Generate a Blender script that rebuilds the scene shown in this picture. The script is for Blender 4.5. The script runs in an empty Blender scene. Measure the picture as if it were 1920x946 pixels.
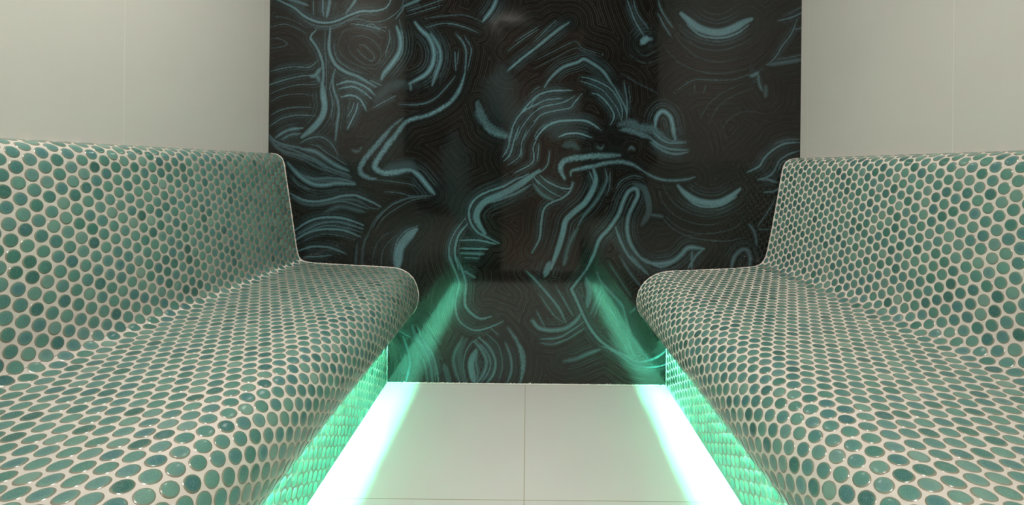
import bpy, math, random
import numpy as np
from mathutils import Matrix, Vector

S = bpy.context.scene
COL = S.collection
rng = np.random.default_rng(7)
random.seed(7)

# ------------------------------------------------------------------ measures
F = 857.0            # focal length in px of the 1920 wide frame
PX, PY = 989.0, 314.0    # principal point (camera stays level, lens is shifted)
ROLL = 0.0105
WALL_Y = 1.80        # agate wall
FRONT_Y = -0.17      # wall with the door, behind the camera
CAM_H = 0.852
PPM = F / WALL_Y     # px per metre on the agate wall
CEIL = 2.35
XL, XR = -1.021, 1.0735

# ------------------------------------------------------------------ helpers
def mat(name):
    m = bpy.data.materials.new(name); m.use_nodes = True
    nt = m.node_tree; b = nt.nodes['Principled BSDF']
    return m, nt, b

def N(nt, typ, **kw):
    n = nt.nodes.new(typ)
    for k, v in kw.items(): setattr(n, k, v)
    return n

def math_node(nt, op, a, b=None, clamp=False):
    n = N(nt, 'ShaderNodeMath', operation=op, use_clamp=clamp)
    for i, v in enumerate((a, b)):
        if v is None: continue
        if isinstance(v, (int, float)): n.inputs[i].default_value = v
        else: nt.links.new(v, n.inputs[i])
    return n.outputs[0]

def mix_col(nt, fac, a, b, blend='MIX'):
    n = N(nt, 'ShaderNodeMix', data_type='RGBA', blend_type=blend)
    for sock, v in ((n.inputs[0], fac), (n.inputs[6], a), (n.inputs[7], b)):
        if isinstance(v, (int, float)): sock.default_value = v
        elif isinstance(v, tuple): sock.default_value = (*v, 1)
        else: nt.links.new(v, sock)
    return n.outputs[2]

def attr(nt, name):
    return N(nt, 'ShaderNodeAttribute', attribute_name=name).outputs['Fac']

def ramp(nt, fac, stops):
    n = N(nt, 'ShaderNodeValToRGB')
    e = n.color_ramp.elements
    while len(e) < len(stops): e.new(0.5)
    for i, (p, c) in enumerate(stops):
        e[i].position = p; e[i].color = (*c, 1)
    nt.links.new(fac, n.inputs[0])
    return n.outputs[0]

def smoothstep(a, b, x):
    t = np.clip((x - a) / (b - a), 0, 1)
    return t * t * (3 - 2 * t)

def link(name, me, parent=None):
    o = bpy.data.objects.new(name, me); COL.objects.link(o)
    if parent: o.parent = parent
    return o

def mesh_np(name, verts, quads, tris=None, mats=(), mat_idx=None, attrs=None, smooth=True):
    """verts (n,3); quads (m,4); tris (k,3)"""
    quads = np.asarray(quads, np.int32).reshape(-1, 4)
    tris = np.zeros((0, 3), np.int32) if tris is None else np.asarray(tris, np.int32).reshape(-1, 3)
    me = bpy.data.meshes.new(name)
    nv, nq, ntr = len(verts), len(quads), len(tris)
    me.vertices.add(nv); me.vertices.foreach_set('co', np.asarray(verts, np.float32).ravel())
    me.loops.add(nq * 4 + ntr * 3)
    me.loops.foreach_set('vertex_index', np.concatenate([quads.ravel(), tris.ravel()]).astype(np.int32))
    me.polygons.add(nq + ntr)
    st = np.concatenate([np.arange(nq) * 4, nq * 4 + np.arange(ntr) * 3]).astype(np.int32)
    me.polygons.foreach_set('loop_start', st)
    for m in mats: me.materials.append(m)
    if mat_idx is not None: me.polygons.foreach_set('material_index', np.asarray(mat_idx, np.int32))
    sm = np.ones(nq + ntr, bool) if smooth is True else (np.zeros(nq + ntr, bool) if smooth is False else smooth)
    me.polygons.foreach_set('use_smooth', sm)
    for k, v in (attrs or {}).items():
        a = me.attributes.new(k, 'FLOAT', 'POINT'); a.data.foreach_set('value', np.asarray(v, np.float32))
    me.update(calc_edges=True)
    me.validate()
    return me

def box_arr(x0, x1, y0, y1, z0, z1):
    v = [(x, y, z) for z in (z0, z1) for y in (y0, y1) for x in (x0, x1)]
    q = [(0, 2, 3, 1), (4, 5, 7, 6), (0, 1, 5, 4), (2, 6, 7, 3), (0, 4, 6, 2), (1, 3, 7, 5)]
    return v, q

def boxes(name, lst, m, parent=None, bevel=0.0):
    V, Q = [], []
    for b in lst:
        v, q = box_arr(*b); o = len(V)
        V += v; Q += [tuple(i + o for i in f) for f in q]
    me = mesh_np(name, V, Q, mats=[m], smooth=False)
    o = link(name, me, parent)
    if bevel:
        mod = o.modifiers.new('bevel', 'BEVEL'); mod.width = bevel; mod.segments = 3
    return o

def lathe(name, prof, m, parent=None, seg=48, mi=None):
    """prof list of (r,z) from axis to axis"""
    V, Q, T = [], [], []
    rings = []
    for r, z in prof:
        if r < 1e-6:
            rings.append([len(V)]); V.append((0, 0, z))
        else:
            rings.append(list(range(len(V), len(V) + seg)))
            V += [(r * math.cos(2 * math.pi * i / seg), r * math.sin(2 * math.pi * i / seg), z) for i in range(seg)]
    for a, b in zip(rings, rings[1:]):
        for i in range(seg):
            j = (i + 1) % seg
            if len(a) == 1 and len(b) == 1: continue
            if len(a) == 1: T.append((a[0], b[i], b[j]))
            elif len(b) == 1: T.append((a[i], b[0], a[j]))
            else: Q.append((a[i], b[i], b[j], a[j]))
    me = mesh_np(name, V, Q, T, mats=[m])
    return link(name, me, parent)

def structure(o):
    o['kind'] = 'structure'; return o

def tag(o, label, cat, group=None):
    o['label'] = label; o['category'] = cat
    if group: o['group'] = group
    return o

# ------------------------------------------------------------------ materials
def joint_tile(name, base, axes, offs, sizes, rough, joint_col, w=0.0016, ior=1.5):
    """large format porcelain with hairline joints (world coordinates)"""
    m, nt, b = mat(name)
    geo = N(nt, 'ShaderNodeNewGeometry'); sep = N(nt, 'ShaderNodeSeparateXYZ')
    nt.links.new(geo.outputs['Position'], sep.inputs[0])
    fac = None
    for ax, of, sz in zip(axes, offs, sizes):
        p = math_node(nt, 'ADD', math_node(nt, 'SUBTRACT', sep.outputs[ax], of), 50 * sz + sz / 2)
        p = math_node(nt, 'ABSOLUTE', math_node(nt, 'SUBTRACT', math_node(nt, 'MODULO', p, sz), sz / 2))
        g = math_node(nt, 'LESS_THAN', p, w)
        fac = g if fac is None else math_node(nt, 'MAXIMUM', fac, g)
    noi = N(nt, 'ShaderNodeTexNoise'); noi.inputs['Scale'].default_value = 3.0
    nt.links.new(geo.outputs['Position'], noi.inputs['Vector'])
    c = mix_col(nt, noi.outputs['Fac'], tuple(x * 0.97 for x in base), tuple(min(1, x * 1.03) for x in base))
    c = mix_col(nt, fac, c, joint_col)
    nt.links.new(c, b.inputs['Base Color'])
    b.inputs['Roughness'].default_value = rough
    b.inputs['IOR'].default_value = ior
    bmp = N(nt, 'ShaderNodeBump'); bmp.inputs['Strength'].default_value = 0.4; bmp.inputs['Distance'].default_value = 0.001
    nt.links.new(math_node(nt, 'SUBTRACT', 1.0, fac), bmp.inputs['Height'])
    nt.links.new(bmp.outputs[0], b.inputs['Normal'])
    return m

M_floor = joint_tile('floor_porcelain', (0.73, 0.715, 0.70), (0, 1), (0.0, 1.172), (1.2, 0.62), 0.32, (0.42, 0.38, 0.28), 0.0011)
M_wall = joint_tile('wall_porcelain', (0.70, 0.695, 0.65), (1, 2), (1.155, 0.14), (0.60, 1.75), 0.35, (0.80, 0.80, 0.76), 0.0010)
M_ceil = joint_tile('ceiling_plaster', (0.74, 0.72, 0.68), (0,), (0,), (9.0,), 0.6, (0.7, 0.7, 0.7))

def plain(name, col, rough=0.4, metal=0.0, noise=0.06, scale=40):
    m, nt, b = mat(name)
    noi = N(nt, 'ShaderNodeTexNoise'); noi.inputs['Scale'].default_value = scale
    tc = N(nt, 'ShaderNodeTexCoord'); nt.links.new(tc.outputs['Object'], noi.inputs['Vector'])
    c = mix_col(nt, noi.outputs['Fac'], tuple(x * (1 - noise) for x in col), tuple(min(1, x * (1 + noise)) for x in col))
    nt.links.new(c, b.inputs['Base Color'])
    b.inputs['Roughness'].default_value = rough; b.inputs['Metallic'].default_value = metal
    return m

M_grout = plain('mosaic_grout', (0.71, 0.675, 0.615), 0.75, noise=0.10, scale=90)
M_metal = plain('brushed_steel', (0.55, 0.55, 0.54), 0.3, 1.0)
M_door = plain('door_wood', (0.20, 0.13, 0.09), 0.35, noise=0.3, scale=6)
M_frame = plain('door_frame_dark', (0.03, 0.03, 0.03), 0.4)
M_white = plain('white_enamel', (0.75, 0.74, 0.72), 0.4)

def emitter(name, col, strength):
    m, nt, b = mat(name)
    b.inputs['Base Color'].default_value = (0.8, 0.8, 0.8, 1)
    b.inputs['Emission Color'].default_value = (*col, 1)
    b.inputs['Emission Strength'].default_value = strength
    return m
LED_POWER = 560.0
LAMP_POWER = 97.0
M_led = emitter('green_led', (0.17, 1.0, 0.60), LED_POWER)
M_lamp = emitter('opal_lamp', (1.0, 0.95, 0.875), LAMP_POWER)

def glazed_tile():
    m, nt, b = mat('glazed_penny_tile')
    rnd, rnd2, rad = attr(nt, 'tile_tone'), attr(nt, 'tile_hue'), attr(nt, 'tile_radius')
    base = ramp(nt, rnd, [(0.0, (0.015, 0.105, 0.092)), (0.22, (0.032, 0.172, 0.135)), (0.6, (0.120, 0.305, 0.245)), (1.0, (0.240, 0.390, 0.320))])
    blue = ramp(nt, rnd, [(0.0, (0.013, 0.088, 0.112)), (0.4, (0.062, 0.200, 0.225)), (1.0, (0.150, 0.310, 0.325))])
    tc = N(nt, 'ShaderNodeTexCoord')
    # crackle inside the glaze
    vor = N(nt, 'ShaderNodeTexVoronoi', feature='DISTANCE_TO_EDGE'); vor.inputs['Scale'].default_value = 460
    nt.links.new(tc.outputs['Object'], vor.inputs['Vector'])
    crack = math_node(nt, 'SUBTRACT', 1.0, math_node(nt, 'MULTIPLY', vor.outputs[0], 5.5, True), True)
    noi = N(nt, 'ShaderNodeTexNoise'); noi.inputs['Scale'].default_value = 75; noi.inputs['Detail'].default_value = 4
    nt.links.new(tc.outputs['Object'], noi.inputs['Vector'])
    c = mix_col(nt, math_node(nt, 'MULTIPLY', math_node(nt, 'ADD', rnd2, math_node(nt, 'MULTIPLY', math_node(nt, 'SUBTRACT', noi.outputs['Fac'], 0.5), 1.5)), 1.0, True), base, blue)
    # glaze pools: deeper and bluer in the middle of a tile, paler towards its edge
    pool = N(nt, 'ShaderNodeMapRange', interpolation_type='SMOOTHSTEP')
    pool.inputs[1].default_value = 0.85; pool.inputs[2].default_value = 0.15
    nt.links.new(rad, pool.inputs[0])
    c = mix_col(nt, math_node(nt, 'MULTIPLY', pool.outputs[0], math_node(nt, 'MULTIPLY', rnd2, 0.85, True)), c, (0.036, 0.150, 0.185))
    edge = N(nt, 'ShaderNodeMapRange', interpolation_type='SMOOTHSTEP')
    edge.inputs[1].default_value = 0.45; edge.inputs[2].default_value = 0.90
    nt.links.new(rad, edge.inputs[0])
    c = mix_col(nt, math_node(nt, 'MULTIPLY', edge.outputs[0], 0.30), c, (0.20, 0.33, 0.245))
    c = mix_col(nt, math_node(nt, 'MULTIPLY', math_node(nt, 'MULTIPLY', crack, 0.62), math_node(nt, 'SUBTRACT', 1.0, math_node(nt, 'MULTIPLY', rad, 0.4))), c, (0.23, 0.42, 0.35))
    # thin glaze breaks to beige brown at the rim
    rim = N(nt, 'ShaderNodeMapRange', interpolation_type='SMOOTHSTEP')
    rim.inputs[1].default_value = 0.74; rim.inputs[2].default_value = 0.90
    nt.links.new(math_node(nt, 'ADD', rad, math_node(nt, 'MULTIPLY', math_node(nt, 'SUBTRACT', noi.outputs['Fac'], 0.5), 0.10)), rim.inputs[0])
    c = mix_col(nt, math_node(nt, 'MULTIPLY', rim.outputs[0], 0.85), c, (0.30, 0.262, 0.185))
    nt.links.new(c, b.inputs['Base Color'])
    b.inputs['Roughness'].default_value = 0.30
    b.inputs['IOR'].default_value = 1.55
    b.inputs['Coat Weight'].default_value = 0.6
    b.inputs['Coat Roughness'].default_value = 0.07
    bmp = N(nt, 'ShaderNodeBump'); bmp.inputs['Strength'].default_value = 0.25; bmp.inputs['Distance'].default_value = 0.0006
    nt.links.new(noi.outputs['Fac'], bmp.inputs['Height'])
    nt.links.new(bmp.outputs[0], b.inputs['Normal'])
    return m
M_tile = glazed_tile()

# ------------------------------------------------------------------ room shell
T = 0.12
structure(boxes('floor', [(XL - T, XR + T, FRONT_Y - T, WALL_Y + T, -T, 0)], M_floor))
structure(boxes('ceiling', [(XL - T, XR + T, FRONT_Y - T, WALL_Y + T, CEIL, CEIL + T)], M_ceil))
structure(boxes('wall_left', [(XL - T, XL, FRONT_Y - T, WALL_Y, 0, CEIL)], M_wall))
structure(boxes('wall_right', [(XR, XR + T, FRONT_Y - T, WALL_Y, 0, CEIL)], M_wall))

# ------------------------------------------------------------------ agate wall
# every vein of the slab, traced as a poly-line: (patch, width px, strength, [points]); '~' marks crystalline grainy veins
PATCH = {'A': (500, 0), 'B': (1000, 0), 'C': (500, 240), 'D': (1000, 240), 'E': (700, 480), 'F': (970, 480)}
ZS = 3.639
VEINS = """
A 4.5 .75 20,-30 100,10 190,55 250,105 330,145 410,155 490,138 560,105 640,78 720,75 790,65 830,35 850,-10
A 2.5 .3 230,115 310,170 410,182 500,160 570,128 650,98 730,92
A 2.5 .3 300,180 360,195 450,195 540,150 620,130 720,150 800,140 870,100 920,50 935,0
A 3 .35 880,130 925,70 940,30
A 6 .6 140,-5 210,12 285,38
A 3 .6 385,-10 383,60 390,115
A 7 .7 432,-10 422,60 408,120
A 2.5 .3 320,0 320,100
A 6 .6 615,-10 580,40 538,95
A 8 .7 1575,-20 1540,60 1475,145
A 6 .5 930,45 990,20 1050,-5
A 2 .3 950,80 1050,50 1150,15 1200,0
A 2 .25 950,110 1080,70 1200,35
A 2 .2 1060,130 1200,110 1350,105 1480,150
A 2.5 .35 1080,190 1200,160 1320,175 1450,225
A 5 .65 335,205 300,255 340,320 375,400 387,500 380,600 375,640
A 12 .85 378,560 387,650 395,730 375,800 320,870 240,935
A 2 .4 290,262 340,330 365,400
A 2 .35 402,190 398,300 405,420 408,520 405,640 420,730
A 7 .8 435,190 425,300 435,370 470,440 540,490 620,520 680,555 745,592
A 2.5 .35 455,300 480,400 560,465 640,500
A 6 .6 468,470 450,540 460,620 485,690 492,760 480,850 470,960
A 2.5 .4 440,540 432,610 450,690 440,800
A 2.5 .55 15,490 90,470 180,455 290,458 350,412
A 3 .5 15,580 120,545 230,520 310,512
A 9 .75 290,515 330,515 368,465
A 9 .6 330,515 352,530 358,556
A 2 .4 20,640 120,600 230,577 340,580
A 2 .3 20,700 100,655 230,640 330,655
A 2.5 .4 20,790 110,745 220,730 325,735
A 2.5 .5 20,860 110,805 220,785 330,790
A 6 .75 60,940 140,890 250,872
A 3 .5 100,950 170,915 240,910
A 2 .3 20,185 120,165 200,190 280,235
A 2 .2 20,110 120,120 220,160 290,200
A 2 .2 20,265 80,262 135,290 120,315 20,330
A 4.5 .75 475,578 560,555 640,575 700,610 738,652
A 3.5 .75 492,606 580,590 650,620 717,674
A 4 .75 508,661 580,650 640,680 682,757
A 3.5 .7 622,700 610,760 580,820 550,880
A 2.5 .5 600,690 580,750 548,805
A 2 .3 570,690 555,745
A 2 .28 620,320 660,305 700,340 735,385 715,415 670,390 630,350 620,320
A 2 .18 560,300 590,255 660,245 730,280 780,350 760,430 680,440 600,390 560,340 560,300
A 2 .16 490,300 520,220 600,190 700,200 790,265
A 2 .16 480,300 510,370 570,420 660,460 740,470
A 2.5 .6 578,162 660,172 740,190 812,214
A 2 .35 665,175 720,165 760,190 810,185 817,215
A 2.5 .4 835,200 840,270 822,330 810,380
A 10 .85 885,180 908,240 914,310 897,370 850,440 800,500 782,540
A 2.5 .4 780,562 820,500 880,430 926,360 932,260 912,170 905,130
A 9 .8 1012,152 1050,200 1102,250 1132,310 1142,380 1127,450 1082,510 1020,545 970,572
A 6 .5 978,560 982,585 985,615
A 8 .65 1118,228 1160,290 1187,360 1182,430 1157,500 1128,585
A 2 .4 1140,300 1165,370 1160,440 1130,520
~A 3 .45 1290,228 1340,290 1360,350 1358,430 1350,520
~A 6 .7 1352,500 1320,600 1260,690 1190,740 1100,785 1000,810 940,840 890,900 850,960
A 2 .4 1350,250 1395,330 1387,400 1370,480
A 2.5 .4 1285,340 1287,420 1290,480
A 2.5 .25 1310,340 1300,440
A 3.5 .35 900,712 1050,710 1150,670 1230,590 1288,520
~A 4 .5 795,950 850,870 930,805
A 2.5 .45 718,742 790,700 885,650
A 22 .13 740,690 830,600 940,560
A 3 .5 703,545 782,582
~A 16 .35 1440,700 1470,800 1550,890 1660,930
A 70 .07 1610,480 1600,650 1640,760 1720,820
A 5 .6 1645,482 1740,400 1860,308
A 2 .3 1700,280 1760,240 1856,180
A 2 .3 1640,350 1760,260 1856,200
B 6.5 .65 -5,345 110,250 180,195 245,152
B 2 .3 0,290 100,190 160,140
B 6.5 .7 75,595 120,530 200,460 300,425 345,403 400,430 470,480 520,550 555,600
B 4 .55 545,580 600,680 630,740 640,800
B 3 .6 328,523 400,540 480,575 540,620 590,700 607,760 602,830
B 2.5 .5 310,550 390,575 470,615 530,680 577,750 597,820
B 3.5 .65 398,635 450,650 510,710 547,770 547,810 523,855
B 4 .65 -100,790 -60,740 0,675 50,640 130,620 265,615
B 3 .55 0,735 60,690 130,675 212,672
B 3 .6 0,770 60,730 150,710 210,695 282,655
B 3 .6 0,830 60,780 150,755 250,735 280,700 337,633
B 4.5 .75 10,950 80,870 160,830 280,820 360,825 410,850 462,888
B 2 .4 0,945 40,880 120,830
B 4 .75 168,937 230,912 310,910 397,937
B 80 .12 60,700 160,780 160,900
A 3.5 .65 1650,960 1690,840 1750,760 1860,700
A 2.5 .55 1700,960 1740,870 1800,790 1856,740
A 2 .45 1750,960 1790,890 1856,800
A 2 .45 1790,750 1820,690 1860,660
A 2 .4 1800,640 1830,610 1860,590
B 3 .5 638,-10 680,110 720,190 765,255
B 3 .35 680,-10 710,90 785,195
B 13 .8 738,298 762,270 790,267
B 8 .5 780,268 812,266
B 4 .35 848,-10 870,60 910,130 955,195
B 3 .4 848,88 890,170 942,250
B 15 .85 1008,92 1050,130 1110,180 1190,213 1280,220 1370,190 1440,150 1490,130
B 4 .7 1050,170 1130,235 1220,258 1310,255 1400,222 1470,170
B 4 .5 1670,142 1760,120 1840,82
B 2 .35 1720,105 1840,43
B 3 .4 1780,202 1840,188
B 3 .5 1802,128 1760,230 1700,310 1650,390 1590,445
B 9 .4 1590,443 1680,430 1840,405
B 3 .3 1640,405 1730,395 1840,370
B 2 .28 1600,438 1530,490 1440,520 1350,545 1200,545 1100,545 1030,580 960,635
B 8 .7 1478,520 1510,510 1535,492
B 5 .4 1535,500 1540,560 1560,620
B 9 .8 830,875 840,800 880,758 930,790 950,850 968,955
~B 14 .35 580,850 660,840 720,870 800,880 850,910 910,955
~B 6 .5 590,885 680,895 760,930
B 4 .35 618,560 640,700 635,810
B 2 .25 650,580 662,700
B 2 .22 0,420 140,350 280,285 340,330 480,375
B 2 .18 0,470 140,400 280,330 340,350 440,385
B 2 .18 600,500 700,560 850,637
B 2 .15 900,330 1000,430 1150,490 1300,500 1450,470
B 2 .15 960,230 1040,330 1150,400 1290,420 1430,380
B 2 .15 1020,220 1100,310 1200,340 1300,340 1430,300
B 2 .16 690,330 760,380 850,340
B 2 .16 650,370 760,430 870,400
B 2 .14 1130,830 1190,720 1280,640 1420,570
B 2 .14 1190,850 1260,730 1350,660 1500,600
B 2 .14 1270,900 1350,800 1450,760 1560,770
B 2 .18 1100,640 1100,560
B 2 .18 1160,640 1180,570
B 8 .3 1585,580 1585,665
C 9 .75 230,140 330,160 400,205 470,252 560,292
C 5 .45 10,40 60,90 150,120 250,138
C 8 .35 15,70 100,150 220,185 320,230
C 3.5 .45 60,110 200,155 300,200 400,260 500,302 582,333
C 3 .35 230,190 330,230 430,290 582,347
C 3 .35 200,175 330,210 440,275 570,318
C 3 .3 100,170 240,215 350,270 470,310
C 2.5 .4 300,112 350,122 400,160 480,210 545,252
C 3 .5 213,112 290,70 370,60 430,95 470,150 487,195
C 6 .7 60,65 130,20 210,-5
C 3 .4 108,82 160,50 225,43
C 9 .8 143,235 190,290 250,345 320,382 400,388 480,375 602,382
C 5 .45 240,322 330,345 420,340 520,350 602,372
C 7 .3 170,260 230,310 320,355 420,360 520,360
C 3 .3 170,330 220,390 300,420
C 5 .65 150,440 250,490 340,500 430,485 520,462 600,458 650,475 720,505 778,537
C 8 .28 170,470 260,515 370,520 500,490 600,490 660,520
C 4 .35 300,530 420,510 520,500 600,520 692,552
C 10 .3 400,570 500,535 600,555 672,572
C 2.5 .25 620,480 700,540 770,550
C 4.5 .8 188,702 260,650 350,615 470,608 560,625 662,662
C 3 .55 193,737 280,690 370,650 480,640 580,665 662,687
C 4.5 .7 188,772 280,715 380,690 480,690 560,707 642,743
C 3 .45 200,750 300,697 410,665 540,680 652,712
C 6 .3 210,715 330,655 450,635 560,650 650,690
C 2 .35 200,795 300,747 400,722 520,737 602,762
C 4.5 .65 213,837 300,810 380,808 450,820 542,857
C 3.5 .5 250,878 350,875 445,865
~C 8 .65 855,-10 790,70 730,140 670,210 640,265 645,310 700,340 745,347
~C 9 .8 930,-10 860,70 800,150 742,240 745,278 800,305 880,300 960,285 1010,295
C 10 .85 990,288 1040,325 1092,388 1145,450
C 26 .16 800,290 880,275 960,258 1020,275
~C 5 .3 580,150 620,160 650,130
C 2 .28 740,350 900,370 1000,390 1062,442
C 2.5 .28 800,432 900,440 1000,465 1100,457
C 3.5 .3 718,682 770,600 860,520 980,475 1130,460
C 2.5 .22 745,690 800,610 890,545 1000,490 1110,475
C 2 .2 690,720 740,620 830,540 940,490
C 18 .8 1020,690 965,740 912,810 898,870 895,960
C 2.5 .5 1042,660 950,700 888,770 870,850 868,960
C 6 .2 650,960 660,800 705,700
C 6 .2 605,960 610,860 620,780
C 2 .18 720,960 735,830 790,740 870,700
C 2 .18 780,960 790,850 830,780 900,720
C 4.5 .6 1790,310 1700,350 1620,395 1530,425 1450,462 1400,512 1380,570 1390,640 1440,710 1520,752 1585,785
C 13 .62 1860,290 1780,345 1700,400 1600,452 1500,495 1450,545 1430,600 1450,660 1490,720
C 5 .45 1800,385 1700,445 1580,490 1490,515
C 3 .5 1355,615 1290,700 1250,790 1245,880 1272,960
C 4.5 .65 1372,650 1310,730 1285,820 1290,890 1312,960
C 4 .6 1318,765 1450,765 1565,792
C 4 .6 1318,820 1420,822 1510,825
C 6 .5 1318,852 1400,855 1485,857
C 3.5 .4 1340,882 1450,886
C 3 .6 1682,-10 1660,80 1640,150 1608,198
C 3.5 .65 1722,-10 1690,80 1660,180 1618,225
C 2.5 .5 1775,10 1740,100 1725,190 1640,257
C 3 .5 1856,50 1820,130 1815,232 1690,307
C 2.5 .4 1860,100 1845,230
C 60 .05 1275,60 1290,250 1290,440 1310,600
~C 9 .5 1490,-5 1560,35 1655,62
C 3.5 .5 1815,325 1860,385
C 3 .4 1740,130 1735,200
~D 9 .65 590,185 450,190 340,198 240,213 195,240 188,290 215,348
~D 6 .65 255,325 262,292 330,275 420,257 500,237 600,230 680,250 740,287
~D 4 .55 735,284 810,328 880,352 960,357 1040,350 1105,333
D 3.5 .55 42,318 90,360 170,400 245,412 268,365
D 3 .5 10,340 60,390 120,435 195,473
D 3 .4 0,320 60,290 100,240 110,150
D 9 .35 0,380 60,450 140,492
D 4.5 .55 277,372 250,430 200,475 110,515 70,560 55,640 45,740 20,800 -10,850
D 11 .7 410,280 427,350 400,430 350,510 280,570 222,630 200,720 170,820 120,960
D 3 .5 380,290 410,370 390,440
D 6 .38 490,278 502,350 470,430 420,510 350,590 305,665
D 3 .25 525,290 520,400 500,460
D 9 .3 305,675 250,780 205,930
D 8 .7 365,965 410,870 450,760 520,680 580,590 610,510 650,432 700,413 712,460 680,530 650,600 640,690 660,780 710,860 770,912 830,932
D 10 .65 770,915 860,925 950,907 1010,862 1060,815 1165,822
D 6 .5 1162,825 1110,870 1055,960
D 5 .4 1082,840 1082,960
D 5 .5 560,675 600,780 650,870 730,960
D 12 .22 690,380 760,420 790,560 740,660
D 3 .25 560,420 600,360 680,325 760,340
D 12 .78 987,393 1030,440 1090,482 1170,507 1260,507 1340,472 1410,415
D 4.5 .65 1030,462 1110,522 1200,537 1290,522 1390,465
D 2 .16 850,400 900,530 1010,620 1180,660 1350,620
D 2 .16 900,600 1000,680 1150,720 1350,690 1450,600
D 2 .14 880,380 940,490 1050,570 1200,600 1350,560
D 2 .2 870,600 960,690 1100,750 1300,770 1430,750
D 4 .6 815,25 870,75 930,100 1047,100
D 6 .65 790,60 850,110 930,142 1057,150
D 5 .55 800,95 870,145 930,170 990,175 1057,163
D 3 .4 880,50 940,85 1040,92
~D 9 .45 610,0 700,30 800,65
D 8 .65 943,-5 972,80
D 4.5 .7 1818,97 1720,105 1640,145 1580,200 1540,260 1458,302
D 5 .25 1816,75 1730,80 1640,110
D 4.5 .5 1818,153 1740,180 1680,220 1650,280 1610,325 1530,352
D 6 .5 1538,350 1600,350 1665,372
D 4 .4 1570,437 1640,430 1690,402
D 2.5 .4 1748,225 1700,230 1670,290
D 2.5 .35 1652,478 1600,570 1525,675
D 5 .4 1468,650 1510,712 1525,805
D 9 .45 1350,960 1370,880 1420,830 1460,832 1480,890 1470,960
D 6 .3 800,590 885,602
D 2.5 .3 1520,690 1625,690
~D 4 .3 430,120 460,140 480,115
~D 4 .35 650,150 670,130 690,150
~D 12 .2 200,120 260,110 310,140
E 4 .5 520,-10 550,80 585,180 570,260 560,340 580,430 640,485 700,505 760,495 830,470 885,443
E 6 .6 560,-10 600,80 630,180 625,280 630,340 670,390 730,425 805,412
E 3 .5 165,503 262,557
E 5 .5 203,548 235,640 248,740 222,860
E 10 .5 262,468 290,550 350,640 390,740 405,870
E 5 .55 298,478 340,570 400,660 430,760 447,870
E 3 .45 330,560 380,660 420,780 425,870
E 4 .35 340,700 360,780 372,870
E 6 .45 615,98 695,147
E 13 .65 702,640 668,720 672,790 692,870
E 6 .4 712,650 700,720 712,790 705,860
E 8 .55 688,582 740,640 772,720 752,800 705,870
E 3 .5 700,570 765,640 798,720 780,800 730,870
E 6 .6 720,553 790,620 832,710 820,800 765,875
E 3 .35 735,548 660,600 620,690 620,800 652,875
E 3 .28 760,520 840,590 870,660 880,760 848,875
E 8 .38 610,555 550,680 560,780 595,870
E 12 .2 640,560 590,650 600,780 625,870
E 6 .5 898,583 935,680 942,780 908,875
~E 5 .55 918,488 980,580 1010,680 1017,780 998,885
E 3 .3 800,488 858,542
E 12 .25 485,740 520,865
E 4 .4 1088,430 1130,492
F 6 .65 512,-10 470,90 377,213 373,232 400,290 440,380 490,480 560,570 640,630 720,670 800,710 870,715 950,690 1025,637
F 4 .55 570,610 640,640 720,690 790,740 880,757 960,752 1025,733
F 6 .6 543,108 570,170 640,250 710,330 740,420 770,530 830,620 892,698
F 11 .45 468,148 490,250 478,345
F 7 .3 572,228 530,330 498,402
F 5 .25 582,258 520,422
F 9 .55 98,438 150,490 240,505 330,490 400,440 442,378
F 4.5 .4 158,565 280,555 380,500 452,448
F 4 .35 248,597 350,560 462,488
F 5 .25 150,590 240,600 330,570
F 9 .42 318,715 400,700 480,665 565,635
F 5 .45 60,100 110,150 200,250 280,350 332,452
F 3 .38 258,198 320,300 382,412
F 2.5 .35 150,260 240,390 312,452
F 3 .35 128,368 187,482
~F 5 .5 -5,570 40,660 45,760 15,870
F 4 .28 700,0 760,100 855,222
F 3 .22 620,40 700,160 780,280
F 7 .45 778,-5 830,60 895,127
F 7 .55 818,-5 900,40 980,70 1060,40 1125,-5
F 4 .28 598,298 680,440 740,540 802,692
F 3 .25 570,330 650,470 710,570 780,700
F 7 .22 618,518 705,642
F 3 .2 640,220 720,400 760,560
F 12 .5 222,40 188,135
F 6 .3 342,-5 318,62
F 4 .35 812,348 768,387
F 3 .2 820,320 880,420 960,520
"""

def to_wall(x, y):
    xp = x + ROLL * (y - PY); yp = y - ROLL * (x - PX)
    return (xp - PX) / PPM, CAM_H - (yp - PY) / PPM

def catmull(P, n=8):
    P = np.asarray(P, float)
    if len(P) == 2:
        t = np.linspace(0, 1, n + 1)[:, None]; return P[0] * (1 - t) + P[1] * t
    closed = np.allclose(P[0], P[-1])
    E = np.vstack([P[-2] if closed else 2 * P[0] - P[1], P, P[1] if closed else 2 * P[-1] - P[-2]])
    out = []
    for i in range(1, len(E) - 2):
        p0, p1, p2, p3 = E[i - 1:i + 3]
        t = np.linspace(0, 1, n, endpoint=False)[:, None]
        out.append(0.5 * (2 * p1 + (p2 - p0) * t + (2 * p0 - 5 * p1 + 4 * p2 - p3) * t ** 2 + (3 * p1 - p0 - 3 * p2 + p3) * t ** 3))
    return np.vstack(out + [P[-1:]])

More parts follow.
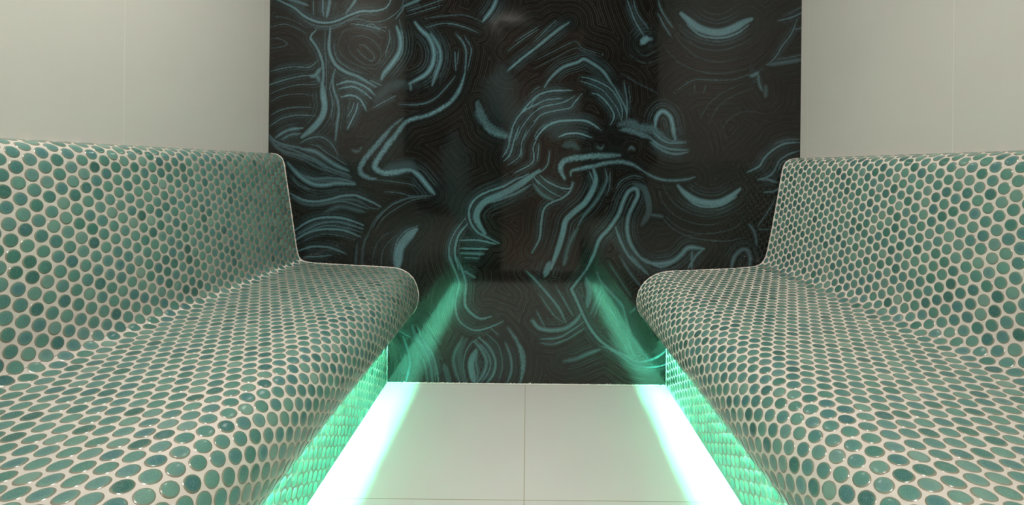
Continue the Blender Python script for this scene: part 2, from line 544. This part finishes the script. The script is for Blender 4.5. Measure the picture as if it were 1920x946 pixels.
def seg_dist(gx, gz, pts):
    """distance and curve parameter (0..1) of grid points to a poly-line"""
    best = np.full(gx.shape, 1e9); par = np.zeros(gx.shape)
    L = np.concatenate([[0], np.cumsum(np.hypot(*np.diff(pts, axis=0).T))])
    for i in range(len(pts) - 1):
        a, b = pts[i], pts[i + 1]; d = b - a; l2 = d @ d + 1e-12
        t = np.clip(((gx - a[0]) * d[0] + (gz - a[1]) * d[1]) / l2, 0, 1)
        q = np.hypot(gx - a[0] - t * d[0], gz - a[1] - t * d[1])
        m = q < best
        best[m] = q[m]; par[m] = ((L[i] + t * np.sqrt(l2)) / L[-1])[m]
    return best, par

def build_agate_wall():
    step = 1.45 / PPM
    z_top = 1.56
    xs = np.linspace(XL - 0.001, XR + 0.001, int((XR - XL) / step)); zs = np.linspace(0, z_top, int(z_top / step))
    GX, GZ = np.meshgrid(xs, zs)
    vein = np.zeros(GX.shape); halo = np.zeros(GX.shape)
    grain = rng.random(GX.shape)
    g2 = (grain + np.roll(grain, 1, 0) + np.roll(grain, 1, 1) + np.roll(np.roll(grain, 1, 0), 1, 1)) / 4
    # coarse grid for the distance bands
    cx = np.linspace(xs[0], xs[-1], 300); cz = np.linspace(0, z_top, 224)
    CX, CZ = np.meshgrid(cx, cz)
    band = np.full(CX.shape, 1e9)
    for ln in VEINS.strip().splitlines():
        sp = ln.split(); speck = sp[0][0] == '~'
        ox, oy = PATCH[sp[0][-1]]; w = float(sp[1]) / PPM; I = float(sp[2])
        px = np.array([[float(c) for c in p.split(',')] for p in sp[3:]])
        pts = np.array([to_wall(ox + p[0] / ZS, oy + p[1] / ZS) for p in px])
        pts = catmull(pts, 7)
        if I > 0.2:
            d, _ = seg_dist(CX, CZ, pts[::3] if len(pts) > 7 else pts)
            band = np.minimum(band, d)
        pad = max(5 * w, 16 / PPM)
        i0, i1 = np.searchsorted(xs, [pts[:, 0].min() - pad, pts[:, 0].max() + pad])
        j0, j1 = np.searchsorted(zs, [pts[:, 1].min() - pad, pts[:, 1].max() + pad])
        if i1 <= i0 or j1 <= j0: continue
        sl = (slice(j0, j1), slice(i0, i1))
        d, t = seg_dist(GX[sl], GZ[sl], pts)
        d = np.maximum(d + (g2[sl] - 0.5) * 1.5 / PPM, 0)
        taper = 0.45 + 0.55 * np.clip(np.sin(np.pi * np.clip(t, 0, 1)) * 1.8, 0, 1)
        h = w * 0.5 * taper
        if speck:
            h = h * (0.55 + 1.1 * g2[sl]); core = I * (1 - smoothstep(h * 0.3, h * 1.5, d)) * (0.45 + 0.9 * grain[sl])
        else:
            soft = 0.50 if w * PPM < 11 else (0.5 if w * PPM < 20 else 0.95)
            core = I * (1 - smoothstep(h * (1 - soft), h * (1 + soft * 0.55), d))
            # brighter selvedge inside wide veins
            if 5 < w * PPM < 11: core *= 0.80 + 0.28 * np.cos(d / h * 5.0)
            elif w * PPM < 20 and w * PPM >= 11: core *= 0.72 + 0.45 * grain[sl]
        if not speck and I > 0.4 and w * PPM < 17:
            # hair-thin growth lines on either side of the vein
            for k, (off, amp) in enumerate(((1.0, .34), (1.9, .24), (3.1, .17))):
                dd = (d - (w * (0.62 + 0.42 * off) + off * 1.3 / PPM)) * PPM
                core = np.maximum(core, I * amp * np.exp(-(dd / 0.75) ** 2) * np.clip(np.sin(np.pi * t) * 1.6, 0, 1) ** 2 * (0.6 + 0.6 * g2[sl]))
        vein[sl] = np.maximum(vein[sl], core * (0.7 + 0.3 * taper))
        hw = max(2.4 * w, 10 / PPM) 
        halo[sl] = np.maximum(halo[sl], min(1, I) * np.exp(-(d / hw) ** 2) * (0.5 + 0.5 * taper))
    # bilinear upsample of the band distance
    fx = np.interp(xs, cx, np.arange(len(cx))); fz = np.interp(zs, cz, np.arange(len(cz)))
    ix = np.clip(fx.astype(int), 0, len(cx) - 2); iz = np.clip(fz.astype(int), 0, len(cz) - 2)
    ux = (fx - ix)[None, :]; uz = (fz - iz)[:, None]
    B = (band[np.ix_(iz, ix)] * (1 - ux) + band[np.ix_(iz, ix + 1)] * ux) * (1 - uz) + (band[np.ix_(iz + 1, ix)] * (1 - ux) + band[np.ix_(iz + 1, ix + 1)] * ux) * uz
    # the slab is book-matched above the picture, up to the ceiling
    n_up = int((CEIL - z_top) / (zs[1] - zs[0])) + 1
    up = slice(len(zs) - 2, len(zs) - 2 - n_up, -1)
    zs = np.concatenate([zs, z_top + (np.arange(n_up) + 1) * (zs[1] - zs[0])])
    vein, halo, B, g2 = (np.vstack([a, a[up]]) for a in (vein, halo, B, g2))
    GX, GZ = np.meshgrid(xs, zs)
    nx, nz = len(xs), len(zs)
    V = np.stack([GX, np.full(GX.shape, WALL_Y), GZ], -1).reshape(-1, 3)
    idx = np.arange(nx * nz).reshape(nz, nx)
    Q = np.stack([idx[:-1, :-1], idx[:-1, 1:], idx[1:, 1:], idx[1:, :-1]], -1).reshape(-1, 4)
    o = len(V)
    bv, bq = box_arr(XL - T, XR + T, WALL_Y + 0.001, WALL_Y + T, 0, CEIL)
    V = np.vstack([V, bv]); Q = np.vstack([Q, np.array(bq) + o])
    z12 = np.zeros(8)
    at = {'vein': np.concatenate([vein.ravel(), z12]), 'halo': np.concatenate([halo.ravel(), z12]),
          'band': np.concatenate([B.ravel(), z12 + 0.1]), 'grain': np.concatenate([g2.ravel(), z12 + 0.5])}
    m, nt, b = mat('polished_agate')
    geo = N(nt, 'ShaderNodeNewGeometry')
    n1 = N(nt, 'ShaderNodeTexNoise'); n1.inputs['Scale'].default_value = 5; n1.inputs['Detail'].default_value = 3
    n2 = N(nt, 'ShaderNodeTexNoise'); n2.inputs['Scale'].default_value = 260; n2.inputs['Detail'].default_value = 2
    for n in (n1, n2): nt.links.new(geo.outputs['Position'], n.inputs['Vector'])
    ve, ha, ba = attr(nt, 'vein'), attr(nt, 'halo'), attr(nt, 'band')
    # growth bands that follow the veins
    ph = math_node(nt, 'ADD', math_node(nt, 'MULTIPLY', ba, 400.0), math_node(nt, 'MULTIPLY', n1.outputs['Fac'], 2.5))
    s1 = math_node(nt, 'POWER', math_node(nt, 'ABSOLUTE', math_node(nt, 'SINE', ph)), 3.0)
    s2 = math_node(nt, 'ABSOLUTE', math_node(nt, 'SINE', math_node(nt, 'MULTIPLY', ph, 0.37)))
    bands = math_node(nt, 'MULTIPLY', math_node(nt, 'MULTIPLY', s1, s2), math_node(nt, 'MULTIPLY', n1.outputs['Fac'], 1.0))
    dark = mix_col(nt, math_node(nt, 'MULTIPLY', math_node(nt, 'SUBTRACT', n1.outputs['Fac'], 0.35), 2.2, True), AG_DARK, AG_WARM)
    c = mix_col(nt, math_node(nt, 'MULTIPLY', bands, 0.52, True), dark, (0.060, 0.062, 0.055))
    c = mix_col(nt, math_node(nt, 'MULTIPLY', ha, 0.45, True), c, (0.012, 0.032, 0.033))
    c = mix_col(nt, math_node(nt, 'MULTIPLY', ve, math_node(nt, 'ADD', math_node(nt, 'MULTIPLY', n1.outputs['Fac'], 0.9), math_node(nt, 'MULTIPLY', n2.outputs['Fac'], 0.85)), True), c, AG_VEIN)
    nt.links.new(c, b.inputs['Base Color'])
    b.inputs['Roughness'].default_value = 0.07
    b.inputs['IOR'].default_value = AG_IOR
    me = mesh_np('wall_back', V, Q, mats=[m], attrs=at, smooth=False)
    return structure(link('wall_back', me))

AG_DARK = (0.0055, 0.0055, 0.0048); AG_WARM = (0.014, 0.0105, 0.009); AG_VEIN = (0.150, 0.300, 0.350)
AG_IOR = 1.53
build_agate_wall()

# ------------------------------------------------------------------ mosaic benches
PROF_L = [(1.0205, .897), (1.003, .897), (.984, .893), (.966, .880), (.9575, .857), (.953, .824), (.933, .7013), (.912, .564), (.902, .505), (.893, .484), (.873, .472), (.825, .4665), (.680, .4605),
          (.533, .4545), (.490, .447), (.460, .429), (.438, .402), (.4255, .368), (.4235, .330), (.432, .294), (.452, .265), (.485, .250), (.520, .244), (.5385, .234), (.5450, .212), (.5450, .0)]
PROF_R = [(1.0730, .899), (1.055, .899), (1.036, .895), (1.016, .884), (1.0055, .860), (1.000, .826), (.985, .735), (.968, .632), (.948, .532), (.939, .501), (.922, .480), (.893, .4695), (.790, .4615),
          (.655, .4545), (.560, .4505), (.512, .440), (.476, .417), (.450, .386), (.4365, .350), (.437, .312), (.447, .282), (.470, .258), (.502, .247), (.532, .242), (.5490, .232), (.5550, .210), (.5550, .0)]

def chaikin(P, n=3):
    P = np.asarray(P, float)
    for _ in range(n):
        q = P[:-1] * .75 + P[1:] * .25; r = P[:-1] * .25 + P[1:] * .75
        P = np.vstack([P[:1], np.stack([q, r], 1).reshape(-1, 2), P[-1:]])
    return P

PITCH = 0.0298; TILE_R = 0.0137
TSEG = 20
RINGS = [(0.0, 1.00), (0.45, 0.94), (0.74, 0.78), (0.90, 0.52), (1.0, 0.0)]   # (radius, height)
TILE_H = 0.0013
Y0, Y1 = FRONT_Y + 0.002, WALL_Y - 0.0005

def build_bench(prof, sgn, label):
    P = chaikin(prof, 3)
    L = np.concatenate([[0], np.cumsum(np.hypot(*np.diff(P, axis=0).T))]); total = L[-1]
    tt = np.linspace(0, total, 1200)
    Px, Pz = np.interp(tt, L, P[:, 0]), np.interp(tt, L, P[:, 1])
    k = np.ones(9) / 9
    tx, tz = np.gradient(Px), np.gradient(Pz)
    tx = np.convolve(np.pad(tx, 4, 'edge'), k, 'valid'); tz = np.convolve(np.pad(tz, 4, 'edge'), k, 'valid')
    ln = np.hypot(tx, tz); nx_, nz_ = tz / ln, -tx / ln       # points into the room
    def surf(t, h):
        x = np.interp(t, tt, Px) + h * np.interp(t, tt, nx_); z = np.interp(t, tt, Pz) + h * np.interp(t, tt, nz_)
        return sgn * x, z
    def t_at(cond): return tt[np.argmax(cond)]
    t_crease = t_at((Pz < 0.486))
    half = np.arange(len(tt)) > np.argmin(Px)
    t_base = t_at(half & (Pz < 0.236))
    root = bpy.data.objects.new('mosaic_bench', None); COL.objects.link(root)
    root.location = (sgn * 0.78, 0.8, 0); tag(root, label, 'bench')
    # tile centres on a hexagonal net (t, y)
    colsp = PITCH * math.sqrt(3) / 2
    yc = np.arange(Y1 - TILE_R - 0.0028, Y0 + TILE_R * 0.6, -colsp)
    ct, cy = [], []
    for i, y in enumerate(yc):
        ts = np.arange(0.007 + (PITCH / 2 if i % 2 else 0), total - TILE_R * 0.7, PITCH)
        ct += list(ts); cy += [y] * len(ts)
    ct, cy = np.array(ct), np.array(cy); n = len(ct)
    ct = ct + rng.normal(0, 0.00035, n); cy = cy + np.minimum(rng.normal(0, 0.00035, n), 0.0006)
    tone = np.clip(rng.normal(0.56, 0.20, n), 0, 1); dk = rng.random(n) < 0.06; tone[dk] = rng.random(dk.sum()) * 0.18
    hue = np.clip(rng.normal(0.26, 0.30, n), 0, 1)
    tilt_t, tilt_y = rng.normal(0, 0.022, n), rng.normal(0, 0.022, n)
    rr = TILE_R * (1 + rng.normal(0, 0.012, n))
    ang = np.arange(TSEG) * 2 * math.pi / TSEG
    u = np.concatenate([[0]] + [r * np.cos(ang) for r, _ in RINGS[1:]])
    v = np.concatenate([[0]] + [r * np.sin(ang) for r, _ in RINGS[1:]])
    hh = np.concatenate([[RINGS[0][1]]] + [np.full(TSEG, h) for _, h in RINGS[1:]])
    rad = np.concatenate([[0]] + [np.full(TSEG, r) for r, _ in RINGS[1:]])
    nvt = len(u)
    wob = 1 + 0.018 * rng.normal(size=n)[:, None] * np.cos(2 * np.arctan2(v, u))[None, :]
    VT = ct[:, None] + rr[:, None] * u[None] * wob
    VY = np.minimum(cy[:, None] + rr[:, None] * v[None], Y1 + 0.0003)
    HT = TILE_H * hh[None] + (tilt_t[:, None] * u[None] + tilt_y[:, None] * v[None]) * rr[:, None] * (hh[None] > 0)
    HT = np.where(hh[None] > 0, np.maximum(HT, 0.0002), -0.0006)
    sx, sz = surf(np.clip(VT, 0, total), HT)
    TV = np.stack([sx, VY, sz], -1)                    # (n, nvt, 3)
    tq, ttri = [], []
    for i in range(TSEG):
        j = (i + 1) % TSEG
        ttri.append((0, 1 + i, 1 + j))
        for r in range(len(RINGS) - 2):
            a = 1 + r * TSEG; b_ = a + TSEG
            tq.append((a + i, b_ + i, b_ + j, a + j))
    tq, ttri = np.array(tq), np.array(ttri)
    if sgn > 0:   # keep outward winding on both sides
        pass
    else:
        tq, ttri = tq[:, ::-1], ttri[:, ::-1]
    wallx = max(p[0] for p in prof)
    spans = {'backrest': (0.0, t_crease), 'seat': (t_crease, t_base), 'base': (t_base, total)}
    for name, (ta, tb) in spans.items():
        sel = (ct >= ta) & (ct < tb); ns = sel.sum()
        ts = np.concatenate([[ta], tt[(tt > ta) & (tt < tb)][::3], [tb]])
        gx, gz = np.interp(ts, tt, Px), np.interp(ts, tt, Pz)
        # closed cross-section polygon of the masonry core
        if name == 'backrest': tail = [(wallx, gz[-1])]
        elif name == 'seat': tail = [(wallx, gz[-1]), (wallx, gz[0])]
        else: tail = [(wallx, 0.0), (wallx, gz[0])]
        cx_ = np.concatenate([gx, [p[0] for p in tail]]); cz_ = np.concatenate([gz, [p[1] for p in tail]])
        m_ = len(cx_)
        ys = np.array([Y0, Y1])
        GV = np.concatenate([np.stack([sgn * cx_, np.full(m_, y), cz_], -1) for y in ys])
        gq = [(i, (i + 1) % m_, m_ + (i + 1) % m_, m_ + i) for i in range(m_)]
        gq = np.array(gq)
        if sgn < 0: gq = gq[:, ::-1]
        # caps as triangle fans from a point inside the section
        ic = len(GV)
        if name == 'backrest': cpt = (wallx - 0.004, gz[-1] + 0.01)
        elif name == 'seat': cpt = (0.56, 0.36)
        else: cpt = (wallx - 0.1, 0.1)
        GV = np.vstack([GV, [(sgn * cpt[0], Y0, cpt[1]), (sgn * cpt[0], Y1, cpt[1])]])
        cap = [(ic, i, (i + 1) % m_) for i in range(m_)] + [(ic + 1, m_ + (i + 1) % m_, m_ + i) for i in range(m_)]
        ng = len(GV)
        tv = TV[sel].reshape(-1, 3)
        offs = (ng + np.arange(ns) * nvt)[:, None, None]
        Qs = np.vstack([gq, (tq[None] + offs).reshape(-1, 4)])
        Ts = np.vstack([cap, (ttri[None] + offs).reshape(-1, 3)])
        mi = np.concatenate([np.zeros(len(gq)), np.ones(ns * len(tq)), np.zeros(len(cap)), np.ones(ns * len(ttri))])
        sm = np.ones(len(mi), bool); sm[len(Qs):len(Qs) + len(cap)] = False
        sm[len(gq) - len(tail) - 1:len(gq)] = False
        z = np.zeros(ng)
        at = {'tile_tone': np.concatenate([z, np.repeat(tone[sel], nvt)]), 'tile_hue': np.concatenate([z, np.repeat(hue[sel], nvt)]),
              'tile_radius': np.concatenate([z, np.tile(rad, ns)])}
        allv = np.vstack([GV, tv]) - np.array(root.location)
        me = mesh_np(name, allv, Qs, Ts, mats=[M_grout, M_tile], mat_idx=mi, attrs=at, smooth=sm)
        link(name, me, root)
    # uneven grout bead where the mosaic meets the slab
    tb_ = np.linspace(0.004, total - 0.001, 700); nb = len(tb_)
    j1, j2 = np.abs(rng.normal(0, 0.0007, nb)), np.abs(rng.normal(0, 0.0009, nb))
    rows = []
    for yy, h in ((Y1 - 0.0034 - j2, np.full(nb, -0.0006)), (Y1 - 0.0016 - j1, 0.0009 + j1), (np.full(nb, Y1 + 0.0003), 0.0013 + j2)):
        bx_, bz_ = surf(tb_, h); rows.append(np.stack([bx_, yy, bz_], -1))
    BV = np.concatenate(rows) - np.array(root.location)
    ii = np.arange(nb - 1); bq = np.concatenate([np.stack([k * nb + ii, k * nb + ii + 1, (k + 1) * nb + ii + 1, (k + 1) * nb + ii], -1) for k in (0, 1)])
    link('grout_bead', mesh_np('grout_bead', BV, bq if sgn < 0 else bq[:, ::-1], mats=[M_grout]), root)
    # green light line hidden under the overhang: strip in a steel profile with a lip
    bx = prof[-1][0]
    lx = root.location
    def bar(n_, a, b2, z0, z1, m, par):
        x0, x1 = sorted((sgn * (bx - a), sgn * (bx - b2)))
        return boxes(n_, [(x0 - lx[0], x1 - lx[0], Y0 + 0.01 - lx[1], Y1 - 0.002 - lx[1], z0, z1)], m, par)
    pr = bar('light_profile', 0.020, 0.018, 0.204, 0.246, M_metal, root)
    bar('light_strip', 0.0125, 0.0025, 0.226, 0.229, M_led, pr)
    return root

build_bench(PROF_L, -1, 'green penny-tile mosaic bench with sloping backrest along the left white wall')
build_bench(PROF_R, 1, 'green penny-tile mosaic bench with sloping backrest along the right white wall')

# ragged white silicone joint between slab and floor
nb = 420; xb = np.linspace(-0.545, 0.555, nb)
jag = np.abs(rng.normal(0, 0.0010, nb)) + (rng.random(nb) < 0.03) * 0.003 + 0.0012
SV = np.concatenate([np.stack([xb, np.full(nb, WALL_Y - 0.004) - jag * 0.5, np.full(nb, -0.0002)], -1), np.stack([xb, WALL_Y - 0.0012 - jag * 0.2, jag * 0.7], -1), np.stack([xb, np.full(nb, WALL_Y + 0.0002), 0.0010 + jag], -1)])
ii = np.arange(nb - 1); sq = np.concatenate([np.stack([k * nb + ii, k * nb + ii + 1, (k + 1) * nb + ii + 1, (k + 1) * nb + ii], -1) for k in (0, 1)])
structure(link('trim_2', mesh_np('trim_2', SV, sq, mats=[plain('silicone', (0.70, 0.69, 0.66), 0.4)])))

# ------------------------------------------------------------------ front wall with its door (seen only as a reflection)
DX0, DX1, DH = -0.26, 0.50, 2.06
M_frontwall = plain('front_wall_stone', (0.05, 0.047, 0.043), 0.2, noise=0.3, scale=4)
structure(boxes('wall_front', [(XL, DX0, FRONT_Y - T, FRONT_Y, 0, CEIL), (DX1, XR, FRONT_Y - T, FRONT_Y, 0, CEIL), (DX0, DX1, FRONT_Y - T, FRONT_Y, DH, CEIL)], M_frontwall))
dr = bpy.data.objects.new('door_1', None); COL.objects.link(dr); dr.location = (0, FRONT_Y - 0.06, 0); structure(dr)
def rel(b): return (b[0], b[1], b[2] - dr.location[1], b[3] - dr.location[1], b[4], b[5])
fy0, fy1 = FRONT_Y - 0.09, FRONT_Y - 0.01
boxes('door_frame', [rel((DX0, DX0 + 0.05, fy0, fy1, 0, DH)), rel((DX1 - 0.05, DX1, fy0, fy1, 0, DH)), rel((DX0 + 0.05, DX1 - 0.05, fy0, fy1, DH - 0.05, DH))], M_frame, dr, 0.003)
boxes('door_leaf', [rel((DX0 - 0.045, DX0 - 0.005, FRONT_Y - T - 0.78, FRONT_Y - T - 0.02, 0.012, DH - 0.053))], M_door, dr, 0.003)
hx = DX0 - 0.005
boxes('door_handle', [rel((hx + 0.03, hx + 0.05, FRONT_Y - T - 0.70, FRONT_Y - T - 0.68, 0.85, 1.25)), rel((hx - 0.001, hx + 0.031, FRONT_Y - T - 0.70, FRONT_Y - T - 0.68, 0.88, 0.90)), rel((hx - 0.001, hx + 0.031, FRONT_Y - T - 0.70, FRONT_Y - T - 0.68, 1.20, 1.22))], M_metal, dr, 0.003)
structure(boxes('trim_1', [(-0.54, 0.55, FRONT_Y + 0.001, 0.20, 0.0005, 0.005)], M_frame))     # dark threshold strip under the tripod

# lit corridor outside the open door (it lends the slab its warm reflection)
M_cor = plain('corridor_taupe', (0.52, 0.42, 0.36), 0.4, noise=0.18, scale=5)
M_corf = plain('corridor_stone', (0.52, 0.45, 0.41), 0.35, noise=0.12, scale=8)
CY0, CY1 = -2.70, FRONT_Y - T
structure(boxes('floor_corridor', [(-1.1, 1.2, CY0 - T, CY1, -T, 0)], M_corf))
structure(boxes('ceiling_corridor', [(-1.1, 1.2, CY0 - T, CY1, 2.40, 2.40 + T)], M_ceil))
structure(boxes('wall_corridor', [(-1.1, 1.2, CY0 - T, CY0, 0, 2.40), (-1.1 - T, -1.1, CY0 - T, CY1, 0, 2.40), (1.2, 1.2 + T, CY0 - T, CY1, 0, 2.40)], M_cor))

# ------------------------------------------------------------------ ceiling lamp (above the picture)
def ceiling_lamp(x, y, r, label, m=None, z=CEIL):
    root = bpy.data.objects.new('ceiling_light', None); COL.objects.link(root); root.location = (x, y, z)
    tag(root, label, 'lamp')
    lathe('lamp_housing', [(0, 0), (r + .012, 0), (r + .012, -.03), (r, -.032), (r, -.02), (0, -.02)], M_white, root)
    lathe('lamp_diffuser', [(0, -.021), (r - .001, -.021), (r - .004, -.034), (r * .7, -.042), (0, -.046)], m or M_lamp, root)
    return root
ceiling_lamp(-0.20, 0.70, 0.17, 'round opal ceiling light over the aisle between the two benches')
M_lamp2 = emitter('corridor_lamp', (1.0, 0.84, 0.74), 100.0)
ceiling_lamp(0.05, -0.98, 0.15, 'round ceiling light in the corridor outside the open door', M_lamp2, 2.40)

# ------------------------------------------------------------------ world, camera, view
w = bpy.data.worlds.new('World'); S.world = w; w.use_nodes = True
w.node_tree.nodes['Background'].inputs[0].default_value = (0.5, 0.5, 0.5, 1)
w.node_tree.nodes['Background'].inputs[1].default_value = 0.2

cd = bpy.data.cameras.new('camera'); cam = bpy.data.objects.new('camera', cd); COL.objects.link(cam)
cd.sensor_fit = 'HORIZONTAL'; cd.sensor_width = 36.0; cd.lens = F / 1920 * 36.0
cd.shift_x = (960 - PX) / 1920; cd.shift_y = (PY - 473) / 1920
cd.clip_start = 0.02
cam.matrix_world = Matrix.Translation((0, 0, CAM_H)) @ Matrix.Rotation(math.radians(90), 4, 'X') @ Matrix.Rotation(math.atan(ROLL), 4, 'Z')
S.camera = cam

S.view_settings.view_transform = 'Standard'
S.view_settings.look = 'None'
S.view_settings.gamma = 1.0
S.view_settings.use_curve_mapping = False
S.view_settings.exposure = 0.0
S.cycles.use_denoising = True
